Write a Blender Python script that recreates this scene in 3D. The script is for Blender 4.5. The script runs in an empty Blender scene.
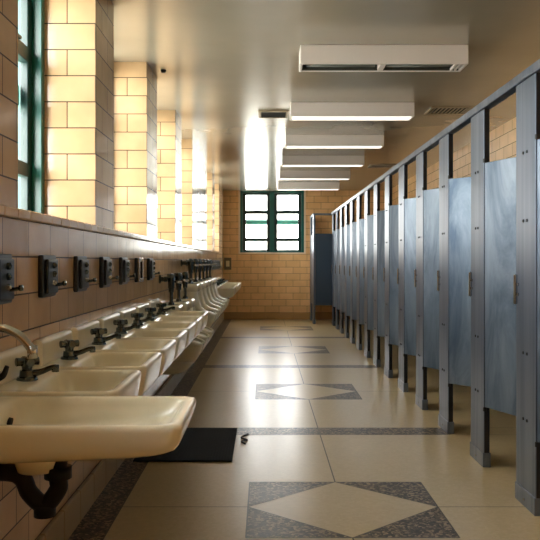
import bpy, bmesh, math, random
from mathutils import Vector, Matrix
random.seed(7)
PI = math.pi
S = bpy.context.scene
C = S.collection

# ------------------------------------------------------------------ camera
cam_d = bpy.data.cameras.new('camera'); cam = bpy.data.objects.new('camera', cam_d); C.objects.link(cam)
cam.location = (0, 0, 1.2); cam.rotation_euler = (PI/2, 0, 0)
cam_d.sensor_fit = 'HORIZONTAL'; cam_d.sensor_width = 24; cam_d.lens = 35.0
cam_d.shift_x = 5/540; cam_d.shift_y = -8.5/540; cam_d.clip_start = 0.05
S.camera = cam

# ------------------------------------------------------------------ light and exposure
EXPOSURE = 1.65
SKY = 6.0
LAMP = .6
S.view_settings.view_transform = 'Standard'; S.view_settings.look = 'None'
S.view_settings.gamma = 1; S.view_settings.use_curve_mapping = False
S.view_settings.exposure = EXPOSURE
w = bpy.data.worlds.new('sky'); S.world = w; w.use_nodes = True
wn = w.node_tree.nodes; wl = w.node_tree.links
bg = wn['Background']; bg.inputs[1].default_value = SKY
tc = wn.new('ShaderNodeTexCoord'); sp = wn.new('ShaderNodeSeparateXYZ'); wl.new(tc.outputs['Generated'], sp.inputs[0])
rp = wn.new('ShaderNodeValToRGB'); wl.new(sp.outputs[2], rp.inputs[0])
rp.color_ramp.elements[0].position = 0.0; rp.color_ramp.elements[0].color = (.80, .76, .68, 1)
rp.color_ramp.elements[1].position = 0.12; rp.color_ramp.elements[1].color = (1.0, .96, .97, 1)
wl.new(rp.outputs[0], bg.inputs[0])

sd = bpy.data.lights.new('added_hazy_sun', 'SUN'); sd.energy = 2.4; sd.angle = math.radians(38); sd.color = (1, .96, .93)  # wide soft sun added outside to brighten the window reveals
sun = bpy.data.objects.new('added_hazy_sun', sd); C.objects.link(sun)
sun.rotation_euler = Vector((.50, .88, -.20)).to_track_quat('-Z', 'Y').to_euler()

# ------------------------------------------------------------------ measures
XW = -0.87; XR = 2.55; YF = 16.3; YB = -1.6; ZC = 2.67; SILL = 1.387; XP = 1.275
XG = -1.13                                     # room-side face of the window frames
LEFT_WINDOWS = [(-0.77, 0.5), (1.0, 2.27), (2.775, 4.04), (4.53, 5.80), (6.35, 7.65), (8.2, 9.45), (11.75, 13.05), (13.6, 14.9)]
FARW = (-0.518, 0.812)

def portal(loc, rot, sx, sy):
    d = bpy.data.lights.new('window_daylight', 'AREA'); d.shape = 'RECTANGLE'; d.size = sx; d.size_y = sy
    d.cycles.is_portal = True
    o = bpy.data.objects.new('window_daylight', d); o.location = loc; o.rotation_euler = rot; C.objects.link(o)
for a, b in LEFT_WINDOWS:
    portal((-1.30, (a+b)/2, (SILL+ZC)/2), (0, -PI/2, 0), ZC-SILL, b-a)
portal(((FARW[0]+FARW[1])/2, YF+.29, (SILL+ZC)/2), (-PI/2, 0, 0), FARW[1]-FARW[0], ZC-SILL)

# ------------------------------------------------------------------ materials
def mat(name, col=(.5,.5,.5), rough=.5, metal=0, coat=0, spec=None):
    m = bpy.data.materials.new(name); m.use_nodes = True
    p = m.node_tree.nodes['Principled BSDF']
    p.inputs['Base Color'].default_value = (*col, 1); p.inputs['Roughness'].default_value = rough
    p.inputs['Metallic'].default_value = metal; p.inputs['Coat Weight'].default_value = coat
    if spec is not None: p.inputs['Specular IOR Level'].default_value = spec
    return m
def N(m, t, **k):
    n = m.node_tree.nodes.new(t)
    for a, v in k.items(): setattr(n, a, v)
    return n
def L(m, a, b): m.node_tree.links.new(a, b)
def P(m): return m.node_tree.nodes['Principled BSDF']
def ramp(m, src, stops):
    r = N(m, 'ShaderNodeValToRGB'); e = r.color_ramp.elements
    while len(e) < len(stops): e.new(.5)
    for i, (p, c) in enumerate(stops): e[i].position = p; e[i].color = (*c, 1)
    L(m, src, r.inputs[0]); return r.outputs[0]
def noise(m, scale, detail=3, vec=None, rough=.5, dist=0):
    n = N(m, 'ShaderNodeTexNoise'); n.inputs['Scale'].default_value = scale; n.inputs['Detail'].default_value = detail
    n.inputs['Roughness'].default_value = rough; n.inputs['Distortion'].default_value = dist
    if vec is None:
        g = N(m, 'ShaderNodeNewGeometry'); vec = g.outputs['Position']
    L(m, vec, n.inputs['Vector']); return n.outputs['Fac']
def bump(m, h, strength=.2, dist=.01, chain=None):
    b = N(m, 'ShaderNodeBump'); b.inputs['Strength'].default_value = strength; b.inputs['Distance'].default_value = dist
    L(m, h, b.inputs['Height'])
    if chain: L(m, chain, b.inputs['Normal'])
    return b.outputs[0]
def mixc(m, fac, a, b, mode='MIX'):
    n = N(m, 'ShaderNodeMix', data_type='RGBA', blend_type=mode)
    if isinstance(fac, (int, float)): n.inputs[0].default_value = fac
    else: L(m, fac, n.inputs[0])
    for i, v in ((6, a), (7, b)):
        if isinstance(v, tuple): n.inputs[i].default_value = (*v, 1)
        else: L(m, v, n.inputs[i])
    return n.outputs[2]

def tile_material(name, c1, c2, mortar, rough=.16, msize=.0035, off=(0, 0)):
    m = mat(name, c1, rough)
    g = N(m, 'ShaderNodeNewGeometry')
    pos = N(m, 'ShaderNodeSeparateXYZ'); L(m, g.outputs['Position'], pos.inputs[0])
    nor = N(m, 'ShaderNodeSeparateXYZ'); L(m, g.outputs['True Normal'], nor.inputs[0])
    def absg(o):
        a = N(m, 'ShaderNodeMath', operation='ABSOLUTE'); L(m, o, a.inputs[0])
        b = N(m, 'ShaderNodeMath', operation='GREATER_THAN'); L(m, a.outputs[0], b.inputs[0]); b.inputs[1].default_value = .6
        return b.outputs[0]
    ax, az = absg(nor.outputs[0]), absg(nor.outputs[2])
    def pick(fac, a, b):
        n = N(m, 'ShaderNodeMix', data_type='FLOAT'); L(m, fac, n.inputs[0]); L(m, a, n.inputs[2]); L(m, b, n.inputs[3]); return n.outputs[0]
    u = pick(ax, pos.outputs[0], pos.outputs[1])
    v = pick(az, pos.outputs[2], pos.outputs[1])
    au = N(m, 'ShaderNodeMath', operation='ADD'); L(m, u, au.inputs[0]); au.inputs[1].default_value = 29 + off[0]
    av = N(m, 'ShaderNodeMath', operation='ADD'); L(m, v, av.inputs[0]); av.inputs[1].default_value = .1338*20 - .0124 + off[1]
    cb = N(m, 'ShaderNodeCombineXYZ'); L(m, au.outputs[0], cb.inputs[0]); L(m, av.outputs[0], cb.inputs[1])
    br = N(m, 'ShaderNodeTexBrick'); L(m, cb.outputs[0], br.inputs['Vector'])
    br.inputs['Scale'].default_value = 1; br.inputs['Brick Width'].default_value = .29; br.inputs['Row Height'].default_value = .1338
    br.inputs['Mortar Size'].default_value = msize; br.inputs['Mortar Smooth'].default_value = .15; br.inputs['Bias'].default_value = -.1
    br.inputs['Color1'].default_value = (*c1, 1); br.inputs['Color2'].default_value = (*c2, 1); br.inputs['Mortar'].default_value = (*mortar, 1)
    wob = noise(m, 5, 3)
    shade = ramp(m, wob, [(.3, (.86, .84, .80)), (.7, (1, 1, 1))])
    L(m, mixc(m, 1.0, br.outputs['Color'], shade, 'MULTIPLY'), P(m).inputs['Base Color'])
    inv = N(m, 'ShaderNodeMath', operation='SUBTRACT'); inv.inputs[0].default_value = 1; L(m, br.outputs['Fac'], inv.inputs[1])
    b1 = bump(m, inv.outputs[0], .6, .003)
    b2 = bump(m, noise(m, 9, 2), .25, .006, b1)
    L(m, b2, P(m).inputs['Normal'])
    rr = N(m, 'ShaderNodeMapRange'); L(m, br.outputs['Fac'], rr.inputs[0]); rr.inputs[3].default_value = rough; rr.inputs[4].default_value = .8
    L(m, rr.outputs[0], P(m).inputs['Roughness'])
    return m

T1, T2 = (.68, .465, .265), (.58, .385, .21)
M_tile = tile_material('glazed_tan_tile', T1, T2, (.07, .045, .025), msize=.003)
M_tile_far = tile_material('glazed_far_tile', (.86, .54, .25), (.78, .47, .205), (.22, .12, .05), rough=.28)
M_sill = mat('glazed_sill_tile', (.66, .45, .25), .12)
M_base = mat('cream_base_tile', (.36, .26, .13), .5)
M_basef = mat('brown_base_tile', (.42, .24, .09), .25)

M_ceil = mat('gloss_ceiling_paint', (.50, .41, .27), .2, spec=1.0, coat=.5)
P(M_ceil).inputs['Coat Roughness'].default_value = .22
L(M_ceil, ramp(M_ceil, noise(M_ceil, 1.3, 4), [(.3, (.36, .32, .245)), (.7, (.41, .37, .29))]), P(M_ceil).inputs['Base Color'])
L(M_ceil, bump(M_ceil, noise(M_ceil, 1.6, 2), .2, .02), P(M_ceil).inputs['Normal'])

def terrazzo(name, stops, scale, rough, broad):
    m = mat(name, stops[0][1], rough)
    v = N(m, 'ShaderNodeTexVoronoi'); v.inputs['Scale'].default_value = scale
    g = N(m, 'ShaderNodeNewGeometry'); L(m, g.outputs['Position'], v.inputs['Vector'])
    sx = N(m, 'ShaderNodeSeparateColor'); L(m, v.outputs['Color'], sx.inputs[0])
    c = ramp(m, sx.outputs[0], stops)
    if broad:
        c = mixc(m, 1.0, c, ramp(m, noise(m, 1.1, 3), [(.25, (.86, .84, .79)), (.75, (1, 1, 1))]), 'MULTIPLY')
    L(m, c, P(m).inputs['Base Color'])
    return m
M_floor = terrazzo('cream_terrazzo', [(0, (.50, .375, .19)), (.5, (.53, .40, .21)), (1, (.56, .43, .235))], 60, .28, True)
M_dark = terrazzo('dark_chip_terrazzo', [(0, (.025, .02, .015)), (.35, (.05, .038, .025)), (.6, (.10, .072, .045)), (1, (.36, .26, .15))], 80, .33, False)
P(M_dark).inputs['Specular IOR Level'].default_value = .2
M_joint = mat('dark_joint', (.05, .04, .025), .4)

M_porc = mat('cream_porcelain', (.78, .70, .49), .17)
L(M_porc, ramp(M_porc, noise(M_porc, 6, 4), [(.3, (.80, .74, .55)), (.65, (.86, .80, .62))]), P(M_porc).inputs['Base Color'])
M_chrome = mat('aged_chrome', (.5, .5, .48), .12, 1)
M_darkmetal = mat('tarnished_dark_metal', (.11, .13, .13), .2, 1)
M_plate = mat('dispenser_grey_metal', (.05, .058, .06), .35, .7)
M_black = mat('black_rubber', (.008, .008, .008), .55)
M_hole = mat('dark_recess', (.01, .01, .01), .7)
M_iron = mat('black_iron_pipe', (.008, .007, .006), .55, 0, spec=.25)
M_steel = mat('polished_screw_steel', (.55, .55, .56), .2, 1)
M_mat = mat('black_rubber_mat', (.012, .013, .014), .8, spec=.15)
M_fix = mat('white_enamel_fixture', (.88, .83, .80), .4)
M_lip = mat('shaded_fixture_inside', (.08, .085, .075), .3, .3)  # darkened colour paints the shade inside the open fixture
M_tube = mat('unlit_fluorescent_glass', (.22, .25, .24), .2)
M_vent = mat('cream_vent_metal', (.45, .36, .24), .4)
M_teal = mat('teal_green_frame_paint', (.006, .105, .085), .3)
M_bar = mat('backlit_teal_muntin', (.10, .50, .40), .3)  # frame teal lightened, paints daylight from outside into the bar
M_deep = mat('deep_green_sash_paint', (.004, .028, .025), .35)
M_edge = mat('dark_panel_edge', (.02, .022, .026), .4, .5)
M_cream = mat('cream_switch_plastic', (.75, .62, .35), .4)
M_brass = mat('dull_bronze_plate', (.16, .13, .08), .35, .6)

M_lamp = mat('lit_diffuser', (.9, .9, .85), .4)
P(M_lamp).inputs['Emission Color'].default_value = (1, .93, .82, 1); P(M_lamp).inputs['Emission Strength'].default_value = LAMP

def steel(name, c1, c2, rough, metal, stretch):
    m = mat(name, c1, rough, metal)
    g = N(m, 'ShaderNodeNewGeometry'); mp = N(m, 'ShaderNodeMapping'); L(m, g.outputs['Position'], mp.inputs[0])
    mp.inputs['Scale'].default_value = stretch; mp.inputs['Rotation'].default_value = (.7 if metal < .7 else 0, 0, 0)
    f = noise(m, 3.2, 6, mp.outputs[0], .65, .8)
    L(m, ramp(m, f, [(.35, c1), (.66, c2)]), P(m).inputs['Base Color'])
    L(m, bump(m, noise(m, 2.5, 2), .15, .01), P(m).inputs['Normal'])
    return m
M_door = steel('mottled_blue_grey_door', (.065, .10, .145), (.225, .275, .33), .36, .6, (1, 1, .35))
M_pil = steel('brushed_steel_pilaster', (.11, .15, .205), (.21, .25, .325), .33, .8, (1, 3, .12))
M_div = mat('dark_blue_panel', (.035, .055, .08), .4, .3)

m = bpy.data.materials.new('clear_window_glass'); m.use_nodes = True; m.node_tree.nodes.remove(P(m))
tr = N(m, 'ShaderNodeBsdfTransparent'); tr.inputs[0].default_value = (.96, .98, .97, 1)
gl = N(m, 'ShaderNodeBsdfGlossy'); gl.inputs['Roughness'].default_value = .03
lw = N(m, 'ShaderNodeLayerWeight'); pw = N(m, 'ShaderNodeMath', operation='POWER'); L(m, lw.outputs['Facing'], pw.inputs[0]); pw.inputs[1].default_value = 5
fr = N(m, 'ShaderNodeMapRange'); L(m, pw.outputs[0], fr.inputs[0]); fr.inputs[3].default_value = .03; fr.inputs[4].default_value = .8
mx = N(m, 'ShaderNodeMixShader'); L(m, fr.outputs[0], mx.inputs[0]); L(m, tr.outputs[0], mx.inputs[1]); L(m, gl.outputs[0], mx.inputs[2])
L(m, mx.outputs[0], m.node_tree.nodes['Material Output'].inputs[0]); M_glass = m

# ------------------------------------------------------------------ mesh helpers
def mk(name, bm, material, parent=None, smooth=False, bevel=0, seg=2, subsurf=0, loc=None):
    me = bpy.data.meshes.new(name)
    bmesh.ops.recalc_face_normals(bm, faces=bm.faces)
    bm.to_mesh(me); bm.free()
    mats = material if isinstance(material, (list, tuple)) else [material]
    for x in mats: me.materials.append(x)
    o = bpy.data.objects.new(name, me); C.objects.link(o)
    if parent: o.parent = parent
    if loc: o.location = loc
    if bevel:
        b = o.modifiers.new('bevel', 'BEVEL'); b.width = bevel; b.segments = seg; b.limit_method = 'ANGLE'; b.angle_limit = .6
    if subsurf:
        s = o.modifiers.new('subsurf', 'SUBSURF'); s.levels = subsurf; s.render_levels = subsurf
    if smooth or bevel:
        for p in me.polygons: p.use_smooth = True
        if bevel and not smooth:
            wn_ = o.modifiers.new('wn', 'WEIGHTED_NORMAL'); wn_.keep_sharp = False
    return o
def B(): return bmesh.new()
def box(bm, x0, x1, y0, y1, z0, z1, mi=0):
    vs = [bm.verts.new((x, y, z)) for z in (z0, z1) for y in (y0, y1) for x in (x0, x1)]
    for f in ((0,1,3,2), (4,6,7,5), (0,4,5,1), (2,3,7,6), (0,2,6,4), (1,5,7,3)):
        bm.faces.new([vs[i] for i in f]).material_index = mi
    return bm
def bx(*a): return box(B(), *a)
def cyl(bm, p, q, r, r2=None, n=16):
    p, q = Vector(p), Vector(q); r2 = r if r2 is None else r2
    d = (q-p).normalized(); u = d.orthogonal().normalized(); v = d.cross(u)
    A = [bm.verts.new(p+(u*math.cos(2*PI*i/n)+v*math.sin(2*PI*i/n))*r) for i in range(n)]
    Z = [bm.verts.new(q+(u*math.cos(2*PI*i/n)+v*math.sin(2*PI*i/n))*r2) for i in range(n)]
    for i in range(n): bm.faces.new((A[i], A[(i+1)%n], Z[(i+1)%n], Z[i]))
    bm.faces.new(A[::-1]); bm.faces.new(Z); return bm
def tube(bm, pts, rad, n=12):
    pts = [Vector(p) for p in pts]
    # Catmull-Rom smoothing
    P_ = [pts[0]*2-pts[1]] + pts + [pts[-1]*2-pts[-2]]; out = []; R = []
    rad = rad if isinstance(rad, (list, tuple)) else [rad]*len(pts)
    for i in range(1, len(P_)-2):
        for s in range(6):
            t = s/6; a, b, c, d = P_[i-1:i+3]
            out.append(.5*((2*b)+(c-a)*t+(2*a-5*b+4*c-d)*t*t+(3*b-a-3*c+d)*t**3)); R.append(rad[i-1]*(1-t)+rad[i]*t)
    out.append(pts[-1]); R.append(rad[-1])
    d0 = (out[1]-out[0]).normalized(); u = d0.orthogonal().normalized(); rings = []
    for i, p in enumerate(out):
        d = (out[min(i+1, len(out)-1)]-out[max(i-1, 0)]).normalized()
        u = (u-d*u.dot(d)).normalized(); v = d.cross(u)
        rings.append([bm.verts.new(p+(u*math.cos(2*PI*k/n)+v*math.sin(2*PI*k/n))*R[i]) for k in range(n)])
    for a, b in zip(rings, rings[1:]):
        for k in range(n): bm.faces.new((a[k], a[(k+1)%n], b[(k+1)%n], b[k]))
    bm.faces.new(rings[0][::-1]); bm.faces.new(rings[-1]); return bm
def rrect(x0, x1, hw, r, z, n=6, rb=None):
    """rounded rectangle ring; r for the front corners (x1), rb for the back ones"""
    rb = r if rb is None else rb; out = []
    for cx, cy, rr, a0 in ((x1-r, hw-r, r, 0), (x0+rb, hw-rb, rb, PI/2), (x0+rb, -hw+rb, rb, PI), (x1-r, -hw+r, r, 1.5*PI)):
        for k in range(n+1):
            a = a0+PI/2*k/n; out.append((cx+rr*math.cos(a), cy+rr*math.sin(a), z))
    return out
def loft(bm, rings, cap0=True, cap1=True):
    R = [[bm.verts.new(p) for p in r] for r in rings]; n = len(R[0])
    for a, b in zip(R, R[1:]):
        for k in range(n): bm.faces.new((a[k], a[(k+1)%n], b[(k+1)%n], b[k]))
    if cap0: bm.faces.new(R[0][::-1])
    if cap1: bm.faces.new(R[-1])
    return bm
def thing(name, label, cat, loc=(0,0,0), rz=0, group=None):
    o = bpy.data.objects.new(name, None); C.objects.link(o); o.location = loc; o.rotation_euler = (0,0,rz)
    o.empty_display_size = .1
    return tag(o, label, cat, group)
def tag(o, label, cat, group=None):
    o['label'] = label; o['category'] = cat
    if group: o['group'] = group
    return o
def struct(o): o['kind'] = 'structure'; return o
def dup(root, loc, label):
    def rec(o, parent):
        c = o.copy(); C.objects.link(c)
        if parent: c.parent = parent
        for ch in kids.get(o, []): rec(ch, c)
        return c
    kids = {}
    for o in list(C.objects):
        if o.parent: kids.setdefault(o.parent, []).append(o)
    r = rec(root, None); r.location = loc; r['label'] = label
    return r

# ------------------------------------------------------------------ room shell
# floor with inlaid terrazzo pattern
bm = B()
def quad(pts, mi, z=0.0):
    f = bm.faces.new([bm.verts.new((x, y, z)) for x, y in pts]); f.material_index = mi
box(bm, -1.35, XR+.15, YB-.15, YF+.35, -.12, 0, 0)
def strip(x0, x1, y0, y1, mi, z): quad([(x0,y0),(x1,y0),(x1,y1),(x0,y1)], mi, z)
strip(XW, -.70, YB, YF, 1, .0006)
DC = [.42, 3.85, 7.28, 10.71, 14.14]
J = .0035
for y in DC:
    x0, x1, a, b, cx = -.083, .845, y-.432, y+.432, .381
    strip(-.70, x0, y-J, y+J, 2, .0006); strip(x1, XR, y-J, y+J, 2, .0006)
    for c, p, q in (((x0,a),(cx,a),(x0,y)), ((x1,a),(x1,y),(cx,a)), ((x1,b),(cx,b),(x1,y)), ((x0,b),(x0,y),(cx,b))):
        quad([c, p, q], 1, .0006)
        d = Vector((q[0]-p[0], q[1]-p[1])).normalized(); n_ = Vector((-d.y, d.x))*J*.8
        quad([(p[0]-n_.x, p[1]-n_.y), (q[0]-n_.x, q[1]-n_.y), (q[0]+n_.x, q[1]+n_.y), (p[0]+n_.x, p[1]+n_.y)], 2, .0010)
    for e in (x0, x1): strip(e-J, e+J, a, b, 2, .0010)
    for e in (a, b): strip(x0, x1, e-J, e+J, 2, .0010)
CR = [y+1.715 for y in DC[:-1]] + [15.95]
for y in CR[:-1]:
    strip(-.70, XP+.02, y-.115, y+.115, 1, .0006)
    for e in (-.115, .115): strip(-.70, XR, y+e-J*.7, y+e+J*.7, 2, .0010)
prev = YB
for y in DC:
    strip(.381-J, .381+J, prev, y-.432, 2, .0008); prev = y+.432
strip(.381-J, .381+J, prev, YF, 2, .0008)
strip(-.70-J, -.70+J, YB, YF, 2, .0010)
struct(mk('floor', bm, [M_floor, M_dark, M_joint]))
struct(mk('ceiling', bx(-1.35, XR+.15, YB-.15, YF+.35, ZC, ZC+.15), M_ceil))

# left wall: solid below the sills, piers between the openings
bm = B()
XO = -1.30
box(bm, XO, XW, YB, YF, 0, 1.345)
box(bm, XO, XW-.008, YB, YF, 1.345, SILL-.004)
edges = [YB] + [v for ab in LEFT_WINDOWS for v in ab] + [YF]
for a, b in zip(edges[0::2], edges[1::2]): box(bm, XO, XW, a, b, SILL-.004, ZC)
struct(mk('wall_left', bm, M_tile))
bm = B()
n = 0
y = YB
while y < YF-.01:
    e = min(y+.145, YF); box(bm, XW-.24, XW+.010, y+.0012, e-.0012, 1.349, SILL); y = e
struct(mk('trim_1', bm, M_sill, bevel=.008, seg=3))
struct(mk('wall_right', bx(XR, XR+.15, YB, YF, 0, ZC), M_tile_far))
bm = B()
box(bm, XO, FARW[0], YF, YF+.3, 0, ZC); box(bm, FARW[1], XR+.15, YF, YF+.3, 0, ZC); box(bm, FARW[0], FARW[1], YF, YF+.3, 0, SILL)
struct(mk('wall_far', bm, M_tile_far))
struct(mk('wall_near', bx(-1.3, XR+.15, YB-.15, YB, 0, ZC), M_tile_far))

def baseboard(name, x0, x1, y0, y1, axis, material):
    bm = B(); pos, end = (y0, y1) if axis == 'y' else (x0, x1)
    while pos < end-.01:
        e = min(pos+.29, end)
        if axis == 'y': box(bm, x0, x1, pos+.001, e-.001, 0, .146)
        else: box(bm, pos+.001, e-.001, y0, y1, 0, .146)
        pos = e
    struct(mk(name, bm, material, bevel=.006, seg=2))
baseboard('baseboard_left', XW, XW+.022, YB, YF, 'y', M_base)
baseboard('baseboard_far', XW+.022, XR, YF-.02, YF, 'x', M_basef)
baseboard('baseboard_right', XR-.02, XR, YB, YF-.02, 'y', M_basef)
bm = B()      # pale rounded border around the far window
for a in ((FARW[0]-.03, FARW[0], SILL-.03, ZC), (FARW[1], FARW[1]+.03, SILL-.03, ZC), (FARW[0], FARW[1], SILL-.03, SILL)):
    box(bm, a[0], a[1], YF-.006, YF+.10, a[2], a[3])
struct(mk('trim_2', bm, mat('pale_window_border', (.75, .6, .42), .3), bevel=.004))

# windows: frame, sashes with rails, glass; built in (u across, d depth, z)
def window(n, u0, u1, place):
    W = u1-u0
    root = bpy.data.objects.new('window_%d' % n, None); C.objects.link(root); struct(root)
    def part(name, boxes, material, bevel=.004):
        bm = B()
        for (a, b, d0, d1, z0, z1) in boxes:
            vs = []
            for z in (z0, z1):
                for d in (d0, d1):
                    for u in (a, b): vs.append(bm.verts.new(place(u, d, z)))
            for f in ((0,1,3,2), (4,6,7,5), (0,4,5,1), (2,3,7,6), (0,2,6,4), (1,5,7,3)): bm.faces.new([vs[i] for i in f])
        return mk(name, bm, material, root, bevel=bevel)
    t = .055; zt = ZC; zb = SILL
    part('window_frame', [(u0, u0+t, 0, .13, zb, zt), (u1-t, u1, 0, .13, zb, zt), (u0+t, u1-t, 0, .13, zt-.04, zt), (u0+t, u1-t, 0, .13, zb, zb+.03),
                  (u0+W/2-.045, u0+W/2+.045, 0, .13, zb+.03, zt-.04)], M_teal)
    for a, b in ((u0+t, u0+W/2-.045), (u0+W/2+.045, u1-t)):
        s = .065
        part('sash', [(a, a+s, .05, .09, zb+.03, zt-.04), (b-s, b, .05, .09, zb+.03, zt-.04),
                      (a+s, b-s, .05, .09, zt-.085, zt-.04), (a+s, b-s, .045, .09, 2.19, 2.265),
                      (a+s, b-s, .05, .09, 1.62, 1.69), (a+s, b-s, .05, .09, zb+.03, zb+.06)], M_deep)
        part('sash_lift', [((a+b)/2-.04, (a+b)/2+.04, .03, .046, 2.26, 2.275)], M_deep, .002)
        part('muntin', [(a+s, b-s, .092, .13, 1.975, 2.075)], M_bar)
        part('glass', [(a+s, b-s, .068, .073, zb+.06, zt-.085)], M_glass, 0)
for i, (a, b) in enumerate(LEFT_WINDOWS): window(i+1, a, b, lambda u, d, z: (XG-d, u, z))
window(9, FARW[0], FARW[1], lambda u, d, z: (u, YF+.10+d, z))

# ------------------------------------------------------------------ ceiling fixtures
FX0, FX1 = .24, 1.38; FD = .23; FZ = 2.54
FY = [5.34, 7.27, 9.13, 10.93, 12.74, 14.6]
names = ['long white ceiling fixture nearest the camera, its cover missing and tubes dark',
         'lit white ceiling fixture just behind the uncovered one',
         'third white ceiling fixture from the camera',
         'fourth white ceiling fixture from the camera',
         'next to last white ceiling fixture before the far window',
         'last white ceiling fixture, just in front of the far window']
G = 'long white light fixtures on the ceiling'
def housing(t, open_):
    bm = B(); k = .018
    box(bm, 0, FX1-FX0, 0, k, -.13, 0); box(bm, 0, FX1-FX0, FD-k, FD, -.13, 0)
    box(bm, 0, k, k, FD-k, -.13, 0); box(bm, FX1-FX0-k, FX1-FX0, k, FD-k, -.13, 0)
    box(bm, k, FX1-FX0-k, k, FD-k, -.012, 0)
    mk('housing', bm, M_fix, t, bevel=.003)
t = thing('ceiling_light', names[0], 'ceiling light', (FX0, FY[0], ZC), group=G)
housing(t, True)
mk('reflector', box(bx(.018, 1.122, .02, FD-.02, -.05, -.013), .018, 1.122, .075, .155, -.085, -.05), M_lip, t, bevel=.004)
mk('shade_liner', bx(.02, 1.12, FD-.026, FD-.0182, -.124, -.0135), M_lip, t)  # sheet added over the rear inner wall so the opening looks shaded
mk('crossbar', bx(.55, .59, .02, FD-.02, -.125, -.05), M_fix, t, bevel=.003)
for yy in (.05, .18):
    for xa, xb in ((.05, .53), (.61, 1.09)):
        mk('fluorescent_tube', cyl(B(), (xa, yy, -.095), (xb, yy, -.095), .013), M_tube, t, smooth=True)
mk('end_clip', box(bx(1.06, 1.075, .018, FD-.018, -.128, -.11), 1.09, 1.1, .018, FD-.018, -.128, -.11), M_fix, t)
t = None
for i in range(1, 6):
    if t is None:
        t = t0 = thing('ceiling_light', names[i], 'ceiling light', (FX0, FY[i], ZC), group=G)
        housing(t, False)
        mk('diffuser', bx(.02, 1.12, .02, FD-.02, -.127, -.05), M_lamp, t, bevel=.003)
    else: dup(t0, (FX0, FY[i], ZC), names[i])

def ceiling_vent(x, y, wx, wy, label, dark):
    t = thing('ceiling_vent', label, 'vent', (x, y, ZC))
    bm = B(); f = .028
    box(bm, -wx/2, wx/2, -wy/2, -wy/2+f, -.012, 0); box(bm, -wx/2, wx/2, wy/2-f, wy/2, -.012, 0)
    box(bm, -wx/2, -wx/2+f, -wy/2+f, wy/2-f, -.012, 0); box(bm, wx/2-f, wx/2, -wy/2+f, wy/2-f, -.012, 0)
    mk('frame', bm, M_vent, t, bevel=.003)
    mk('duct_opening', bx(-wx/2+f, wx/2-f, -wy/2+f, wy/2-f, -.002, 0), M_hole, t)
    n = 9
    for k in range(n):
        xx = -wx/2+f+(wx-2*f)*(k+.5)/n
        mk('slat', bx(xx-.005, xx+.005, -wy/2+f, wy/2-f, -.010, -.002), M_hole if dark else M_vent, t)
ceiling_vent(.085, 7.85, .30, .36, 'small cream framed ceiling vent with dark slats left of the lit fixtures', True)
ceiling_vent(1.78, 7.65, .40, .36, 'tan slatted ceiling vent above the nearer stalls', False)
ceiling_vent(1.80, 12.1, .40, .36, 'tan slatted ceiling vent above the far stalls', False)
bm = B(); cyl(bm, (0,0,0), (0,0,-.02), .022, .014)
tag(mk('ceiling_sprinkler', bm, M_hole, smooth=False, loc=(XW+.09, 6.05, ZC)), 'tiny dark round fitting on the ceiling beside the second window pier', 'sprinkler')

# ------------------------------------------------------------------ toilet stalls
PF = [4.0, 4.88, 5.77, 6.65, 7.52, 8.39, 9.25, 10.1, 10.95, 11.8, 12.6, 13.4, 14.2, 14.97]
PW = .29; TH = .035; ZT = 2.09; DZ0, DZ1 = .352, 1.775
ordn = ['first','second','third','fourth','fifth','sixth','seventh','eighth','ninth','tenth','eleventh','twelfth','thirteenth','fourteenth']
GS = 'row of blue-grey toilet stalls along the right'
def pilaster(root, yf, bolts=True):
    p = mk('pilaster', bx(XP, XP+TH, yf-PW, yf, 0, ZT), [M_pil], root, bevel=.003)
    # dark folded edge on the side facing the door gap
    s = mk('shoe', bx(XP-.006, XP+TH+.006, yf-PW-.003, yf, 0, .085), M_pil, p, bevel=.003)
    mk('edge_channel', bx(XP+.003, XP+TH-.003, yf-PW-.003, yf-PW, .085, ZT), M_edge, p)
    mk('keeper', bx(XP-.014, XP, yf-.026, yf, .985, 1.135), M_chrome, p, bevel=.004)
    if bolts:
        for dz in (1.035, 1.085): mk('bolt', cyl(B(), (XP, yf-.042, dz), (XP-.008, yf-.042, dz), .008, n=10), M_steel, p)
        mk('screw', cyl(B(), (XP-.010, yf-PW*.5, .035), (XP-.006, yf-PW*.5, .035), .006, n=10), M_steel, s)
        for z in (1.735, 1.40, .75, .425):
            for dy in (-.17, -.115):
                mk('bolt', cyl(B(), (XP, yf+dy, z), (XP-.005, yf+dy, z), .0085, .006, n=10), M_edge, p)
    return p
angles = [20, 20, 38, 22, 24, 20, 23, 18, 22, 20, 24, 20, 22, 20]
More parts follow.
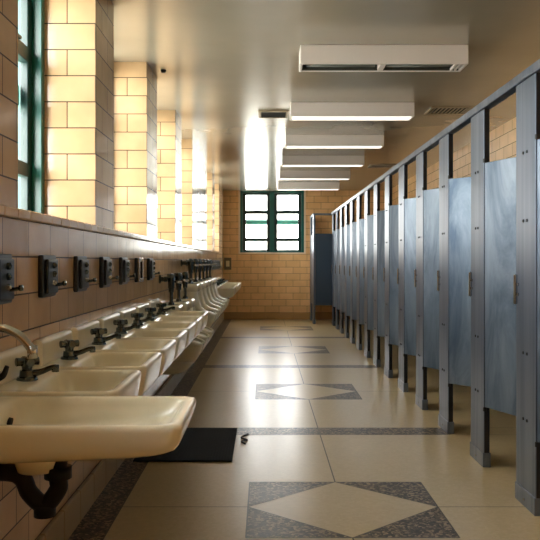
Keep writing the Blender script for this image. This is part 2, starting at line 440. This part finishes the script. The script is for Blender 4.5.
for k, yf in enumerate(PF):
    lab = {0: 'blue-grey toilet stall nearest the camera at the right edge of the picture',
           12: 'next to last stall of the long blue-grey row, just before the jutting corner stall',
           13: 'last narrow stall of the long blue-grey row, against the jutting corner stall'}.get(k,
           '%s blue-grey toilet stall in the right row counting from the camera' % ordn[k])
    root = thing('toilet_stall', lab, 'toilet stall', (0, 0, 0), group=GS)
    near = yf-.885 if k == 0 else PF[k-1]
    pilaster(root, yf, k < 8)
    if k == 0: pilaster(root, near, True)
    # divider panel running back to the wall
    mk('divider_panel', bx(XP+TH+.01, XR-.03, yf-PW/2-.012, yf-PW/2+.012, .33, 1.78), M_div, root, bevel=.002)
    # door hung on this pilaster, resting a little inwards
    hy = yf-PW-.006; wd = (hy-near)-.015
    dr = mk('door', bx(0, .026, -wd, 0, DZ0, DZ1), M_door, root, bevel=.003, loc=(XP+.004, hy, 0))
    dr.rotation_euler = (0, 0, math.radians(angles[k]))
    mk('hinge', cyl(B(), (-.004, -.006, DZ1), (-.004, -.006, DZ1+.022), .010, n=10), M_black, dr)
    mk('hinge', cyl(B(), (-.004, -.006, DZ0-.022), (-.004, -.006, DZ0), .010, n=10), M_black, dr)
    if k < 9:
        l = mk('latch', bx(-.012, 0, -wd+.02, -wd+.05, 1.02, 1.10), M_chrome, dr, bevel=.003)
r = mk('headrail', box(bx(XP-.010, XP+TH+.010, 2.5, 14.98, ZT, 2.135), XP-.013, XP-.010, 2.5, 14.98, ZT+.006, 2.128), M_pil, bevel=.004)
tag(r, 'long brushed steel head rail running over the tops of all the stall posts', 'rail')

# jutting corner stall at the far end
root = thing('toilet_stall', 'dark blue corner stall jutting out beneath the far wall, beside the far window', 'toilet stall')
XE = .93; YE = 15.1
def post(x0, x1, y0, y1):
    p = mk('pilaster', bx(x0, x1, y0, y1, 0, ZT), M_pil, root, bevel=.003)
    mk('shoe', bx(x0-.005, x1+.005, y0-.005, y1+.005, 0, .085), M_door, p)
post(XE, XE+.035, YE, YE+.28)
post(XE, XE+.035, YF-.3, YF-.035)
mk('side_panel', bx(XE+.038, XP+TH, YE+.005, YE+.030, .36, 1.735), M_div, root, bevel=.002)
mk('door', bx(XE+.005, XE+.03, YE+.285, YF-.305, .36, 1.735), M_door, root, bevel=.002)
mk('head_channel', box(bx(XE-.006, XE+.041, YE, YF-.025, ZT, 2.125), XE+.041, XP+.045, YE, YE+.035, ZT, 2.125), M_pil, root, bevel=.003)

# ------------------------------------------------------------------ lavatories
def basin_mesh(D, hw, H, back, rim):
    r = .04
    rings = [rrect(.08, D*.55, hw*.45, .05, -H*1.25), rrect(.03, D*.85, hw*.85, .07, -H*1.1), rrect(0, D-.03, hw-.016, .05, -H, rb=.02),
             rrect(0, D-.012, hw-.004, r, -H*.8, rb=.012), rrect(0, D-.003, hw, r, -.022, rb=.01), rrect(0, D, hw, r, -.008, rb=.01),
             rrect(.002, D-.006, hw-.005, r, 0, rb=.01), rrect(.004, D-.012, hw-.012, r, .001, rb=.01),
             rrect(back-.01, D-rim+.008, hw-rim+.008, .05, -.001, rb=.04), rrect(back, D-rim, hw-rim, .05, -.008, rb=.04),
             rrect(back+.012, D-rim-.012, hw-rim-.010, .055, -.03, rb=.045), rrect(back+.03, D-rim-.05, hw-rim-.035, .07, -H*.68, rb=.05),
             rrect(back+.06, D-rim-.09, hw-rim-.075, .06, -H*.86), rrect(back+.10, back+.14, .02, .018, -H*.92)]
    return loft(B(), rings)
def cross_handle(parent, x, y, z, s=1):
    bm = B()
    cyl(bm, (x, y, z), (x, y, z+.014*s), .013*s, .015*s); cyl(bm, (x, y, z+.012*s), (x, y, z+.036*s), .018*s, .013*s)
    for a in range(4):
        c, d = math.cos(a*PI/2+.6), math.sin(a*PI/2+.6)
        cyl(bm, (x, y, z+.024*s), (x+c*.030*s, y+d*.030*s, z+.024*s), .009*s, .012*s, n=10)
    return mk('handle', bm, M_darkmetal, parent, bevel=.002)
def trap(root, x, y, rad, zb, dx_wall, zk=.0):
    bm = B()
    tube(bm, [(x, y, zb), (x, y, zb-.06), (x, y, zb-.09), (x-.035, y, zb-.13), (x-.075, y, zb-.10), (x-.095, y, zb-.06), (x-.14, y, zb-.045), (dx_wall, y, zb-.045)], rad)
    cyl(bm, (x, y, zb-.03), (x, y, zb-.06), rad*1.5); cyl(bm, (x-.035, y, zb-.13), (x-.035, y, zb-.16), rad*1.2)
    return mk('trap', bm, M_iron, root, smooth=True)
RIM = .81
def lavatory(label, group):
    t = thing('wall_sink', label, 'sink', (XW, 2.6, RIM), group=group)
    mk('basin', basin_mesh(.43, .25, .13, .13, .035), M_porc, t, smooth=True, subsurf=1)
    mk('backsplash', bx(.0, .042, -.24, .24, -.01, .098), M_porc, t, bevel=.018, seg=4)
    mk('drain', cyl(B(), (.25, 0, -.1205), (.25, 0, -.1155), .022, .020), M_chrome, t)
    bm = B(); cyl(bm, (.085, 0, -.002), (.085, 0, .010), .036, .032); cyl(bm, (.085, 0, .010), (.085, 0, .032), .026, .024)
    f = mk('faucet', bm, M_darkmetal, t, bevel=.002)
    cross_handle(f, .085, 0, .030, 1.25)
    mk('spout', cyl(tube(B(), [(.09, 0, .018), (.13, 0, .026), (.160, 0, .038), (.178, 0, .040)], [.014, .010, .009, .011]), (.178, 0, .049), (.178, 0, .026), .012), M_darkmetal, f, smooth=True)
    trap(t, .22, 0, .019, -.145, .02)
    return t
GL = 'row of small cream sinks along the left wall'
labs = ['small cream sink right behind the big near sink, black faucet and no mat beneath',
        'second small cream sink from the big near sink', 'third small cream sink from the big near sink',
        'fourth small cream sink from the big near sink', 'fifth small cream sink from the big near sink',
        'sixth small cream sink, next to last before the urinals', 'last small cream sink before the row of urinals']
labs[0] = 'small cream sink right behind the big near sink with the gooseneck faucet'
s0 = lavatory(labs[0], GL); s0.location = (XW, 2.60, RIM)
for k in range(1, 7): dup(s0, (XW, 2.60+.56*k, RIM), labs[k])
far_l = ['first sink beyond the tall urinals, cream, at the left wall', 'second cream sink beyond the tall urinals', 'third cream sink beyond the tall urinals',
         'fourth cream sink beyond the tall urinals', 'fifth cream sink beyond the tall urinals', 'cream sink nearest the far wall under the last dispenser']
for k in range(6):
    o = dup(s0, (XW, 11.78+.56*k, RIM), far_l[k]); o['group'] = 'cream sinks beyond the tall urinals'

# big accessible sink in front
def taper(o, D):
    for v in o.data.vertices:
        if v.co.z < -.03: v.co.z *= 1-.28*max(0, (v.co.x/D)-.15)
t = thing('wall_sink', 'large cream sink in the foreground jutting far out, with gooseneck faucet', 'sink', (XW, 2.075, RIM))
taper(mk('basin', basin_mesh(.675, .215, .095, .15, .038), M_porc, t, smooth=True, subsurf=1), .675)
mk('backsplash', bx(0, .045, -.21, .21, -.01, .085), M_porc, t, bevel=.018, seg=4)
mk('drain', cyl(B(), (.27, 0, -.0885), (.27, 0, -.083), .022, .020), M_chrome, t)
mk('overflow_hole', cyl(B(), (.174, 0.06, -.045), (.183, 0.06, -.047), .013), M_hole, t)
mk('drain_cup', cyl(B(), (.27, 0, -.16), (.27, 0, -.10), .05, .07, n=24), M_porc, t, smooth=True)
bm = B(); box(bm, .06, .125, -.10, .10, .0, .028)
f = mk('faucet', bm, M_chrome, t, bevel=.008, seg=3)
mk('gooseneck_spout', cyl(tube(B(), [(.10, 0, .02), (.10, 0, .13), (.115, 0, .185), (.165, 0, .215), (.215, 0, .20), (.25, 0, .165), (.256, 0, .155)], .0115), (.2565, 0, .168), (.2575, 0, .135), .0135), M_chrome, f, smooth=True)
for yy in (-.07, .07):
    h = mk('handle', cyl(cyl(B(), (.095, yy, .025), (.095, yy, .055), .02, .016), (.095, yy, .055), (.095, yy, .065), .018), M_chrome, f, bevel=.002)
    mk('lever', tube(B(), [(.09, yy, .062), (.125, yy, .065), (.155, yy, .078), (.168, yy, .105)], [.006, .008, .009, .006]), M_black, h, smooth=True)
trap(t, .325, 0, .024, -.12, .02)
# ------------------------------------------------------------------ soap dispensers
def dispenser(label, group, insert=True):
    t = thing('soap_dispenser', label, 'soap dispenser', (XW, 0, 1.143), group=group)
    bm = B(); box(bm, 0, .022, -.095, .095, -.082, .082)
    pl_ = mk('back_plate', bm, M_plate, t, bevel=.006, seg=2)
    if insert:
        mk('face_plate', bx(.022, .036, -.07, .075, -.068, .066), M_plate, t, bevel=.005)
        for z in (.042, .008, -.026):
            mk('button', cyl(cyl(B(), (.036, 0, z), (.046, 0, z), .012, .011), (.046, 0, z), (.050, 0, z), .007, .004), M_steel if z < 0 else M_darkmetal, t, smooth=False)
        s = mk('spout', cyl(tube(B(), [(.034, .02, -.032), (.05, .02, -.034), (.072, .02, -.030)], [.009, .007, .006]), (.068, .02, -.030), (.080, .02, -.029), .010), M_darkmetal, t, smooth=True)
    else:
        bm = B()
        for a in ((-.095, -.055, -.082, .082), (.055, .095, -.082, .082), (-.055, .055, .055, .082), (-.055, .055, -.082, -.055)):
            box(bm, .022, .034, a[0], a[1], a[2], a[3])
        mk('rim', bm, M_steel, t, bevel=.003)
        mk('empty_recess', bx(.0222, .0235, -.055, .055, -.055, .055), M_hole, t)
    return t
GD = 'dark metal soap dispensers on the left tile wall'
dl = ['dark soap dispenser at the left picture edge, cut off by the frame', 'second dark soap dispenser from the left edge',
      'third dark soap dispenser from the left edge', 'fourth dark soap dispenser from the left edge', 'fifth dark soap dispenser, before the empty framed one',
      None, 'seventh soap dispenser, last one before the flush valves']
d0 = dispenser(dl[0], GD); d0.location = (XW, 2.55, 1.143)
for k in (1, 2, 3, 4, 6): dup(d0, (XW, 2.55+.557*k, 1.143), dl[k])
e = dispenser('soap dispenser frame standing empty with a black hole, sixth along the left wall', GD, False); e.location = (XW, 5.34, 1.143)
fd = ['first soap dispenser beyond the tall urinals', 'second soap dispenser beyond the tall urinals', 'third soap dispenser beyond the tall urinals',
      'fourth soap dispenser beyond the tall urinals', 'fifth soap dispenser beyond the tall urinals', 'soap dispenser closest to the far wall corner']
for k in range(6):
    o = dup(d0, (XW, 11.78+.56*k, 1.143), fd[k]); o['group'] = 'dark soap dispensers over the far sinks'

# ------------------------------------------------------------------ urinals
def urinal(label, group):
    """origin at wall, floor height of bowl bottom"""
    t = thing('urinal', label, 'urinal', group=group)
    def sec(d, hw, g, z, th=.028, bk=.05):
        # C shaped cross-section, 26 points, rounded
        L_ = []
        r = min(.06, d*.35)
        L_.append((0, -hw)); 
        for k in range(5):
            a = -PI/2+PI/2*k/4; L_.append((d-r+r*math.cos(a), -hw+r+r*math.sin(a)))
        L_.append((d, -max(g, .0005) if g < hw-r else -(hw-r)))
        L_.append((d-th, -max(g, .0005) if g < hw-r else -(hw-r)))
        ri = max(r-th, .01)
        for k in range(4):
            a = -PI/2*k/3; L_.append((d-th-ri+ri*math.cos(a), -hw+th+ri+ri*math.sin(a)))
        L_.append((bk+.05, -hw+th)); L_.append((bk+.012, -hw+th+.03)); L_.append((bk, -hw*.45)); 
        half = L_
        return [(x, y, z) for x, y in half] + [(x, -y, z) for x, y in half[::-1]]
    hw = .185
    zs = [(.10, .305, .15, 0), (.16, .345, .165, 0), (.21, .364, .174, 0), (.235, .37, .178, 0), (.242, .372, .18, .115), (.258, .345, .182, .12), (.285, .265, .184, .125), (.32, .222, .185, .125),
          (.43, .19, .185, .125), (.49, .185, .185, .125)]
    bm = loft(B(), [sec(d, w_, g, z) for z, d, w_, g in zs], False, False)
    # bowl floor, solid foot and solid head
    loft(bm, [rrect(0, .17, .09, .04, -.005), rrect(0, .228, .115, .05, .02, rb=.01), rrect(0, .306, .151, .06, .102, rb=.01), rrect(0, .23, .12, .05, .115, rb=.01)])
    loft(bm, [rrect(0, .186, .186, .045, .475, rb=.008), rrect(0, .186, .187, .045, .535, rb=.008), rrect(0, .176, .180, .045, .549, rb=.008), rrect(.01, .15, .16, .04, .553, rb=.008)])
    mk('bowl', bm, M_porc, t, smooth=True)
    mk('drain', cyl(B(), (.15, 0, .114), (.15, 0, .119), .03), M_chrome, t)
    bm = B()
    cyl(bm, (.10, 0, .55), (.10, 0, .575), .028, .022); cyl(bm, (.10, 0, .57), (.10, 0, .66), .014); cyl(bm, (.10, 0, .655), (.10, 0, .69), .021, .024)
    cyl(bm, (.10, 0, .69), (.10, 0, .775), .027, .031); cyl(bm, (.10, 0, .775), (.10, 0, .80), .035, .028); cyl(bm, (.10, 0, .80), (.10, 0, .812), .028, .014)
    cyl(bm, (.10, 0, .765), (.0, 0, .765), .020); cyl(bm, (.012, 0, .765), (0, 0, .765), .036)
    v = mk('flush_valve', bm, M_darkmetal, t, bevel=.002)
    mk('stop_knob', cyl(cyl(B(), (.055, 0, .765), (.055, -.05, .765), .020), (.055, -.05, .765), (.055, -.065, .765), .024, .018), M_darkmetal, v, bevel=.002)
    mk('handle', cyl(B(), (.125, 0, .745), (.185, 0, .738), .008, .010), M_chrome, v, smooth=True)
    return t
U1 = ['low cream urinal right after the row of small sinks', 'middle one of the three low cream urinals', 'third low cream urinal, next to the taller ones']
U2 = ['first of the higher mounted cream urinals, right after the three low ones', 'second higher mounted cream urinal', 'third higher mounted cream urinal', 'fourth higher mounted cream urinal', 'fifth higher mounted cream urinal', 'last higher mounted cream urinal before the far sinks']
u0 = urinal(U1[0], 'low urinals on the left wall'); u0.location = (XW, 6.47, .29)
for k in (1, 2): dup(u0, (XW, 6.47+.56*k, .29), U1[k])
for k in range(6):
    o = dup(u0, (XW, 8.15+.57*k, .42), U2[k]); o['group'] = 'higher urinals on the left wall'

# wall switch plate on the far wall
t = thing('wall_switch', 'bronze plate with cream switch in the corner of the far wall', 'switch', (-.77, YF, 1.155))
mk('plate', bx(-.075, .075, -.03, 0, -.125, .125), M_brass, t, bevel=.006)
mk('switch', bx(-.035, .035, -.042, -.03, -.06, .06), M_cream, t, bevel=.004)

# floor mat and crumb
bm = bx(-.79, -.198, 4.71, 5.64, .0015, .010)
x = -.78
while x < -.21: box(bm, x, x+.008, 4.72, 5.63, .010, .013); x += .018
tag(mk('floor_mat', bm, M_mat, bevel=.0015, seg=1), 'black ribbed rubber mat on the floor beside the small sinks', 'mat')
tag(mk('wire_scrap', tube(B(), [(-.13, 5.16, .006), (-.155, 5.22, .008), (-.12, 5.27, .005), (-.16, 5.34, .006), (-.135, 5.40, .009), (-.12, 5.47, .005)], .006, 8), M_black, smooth=True),
    'small black squiggle of debris lying on the floor by the mat', 'debris')
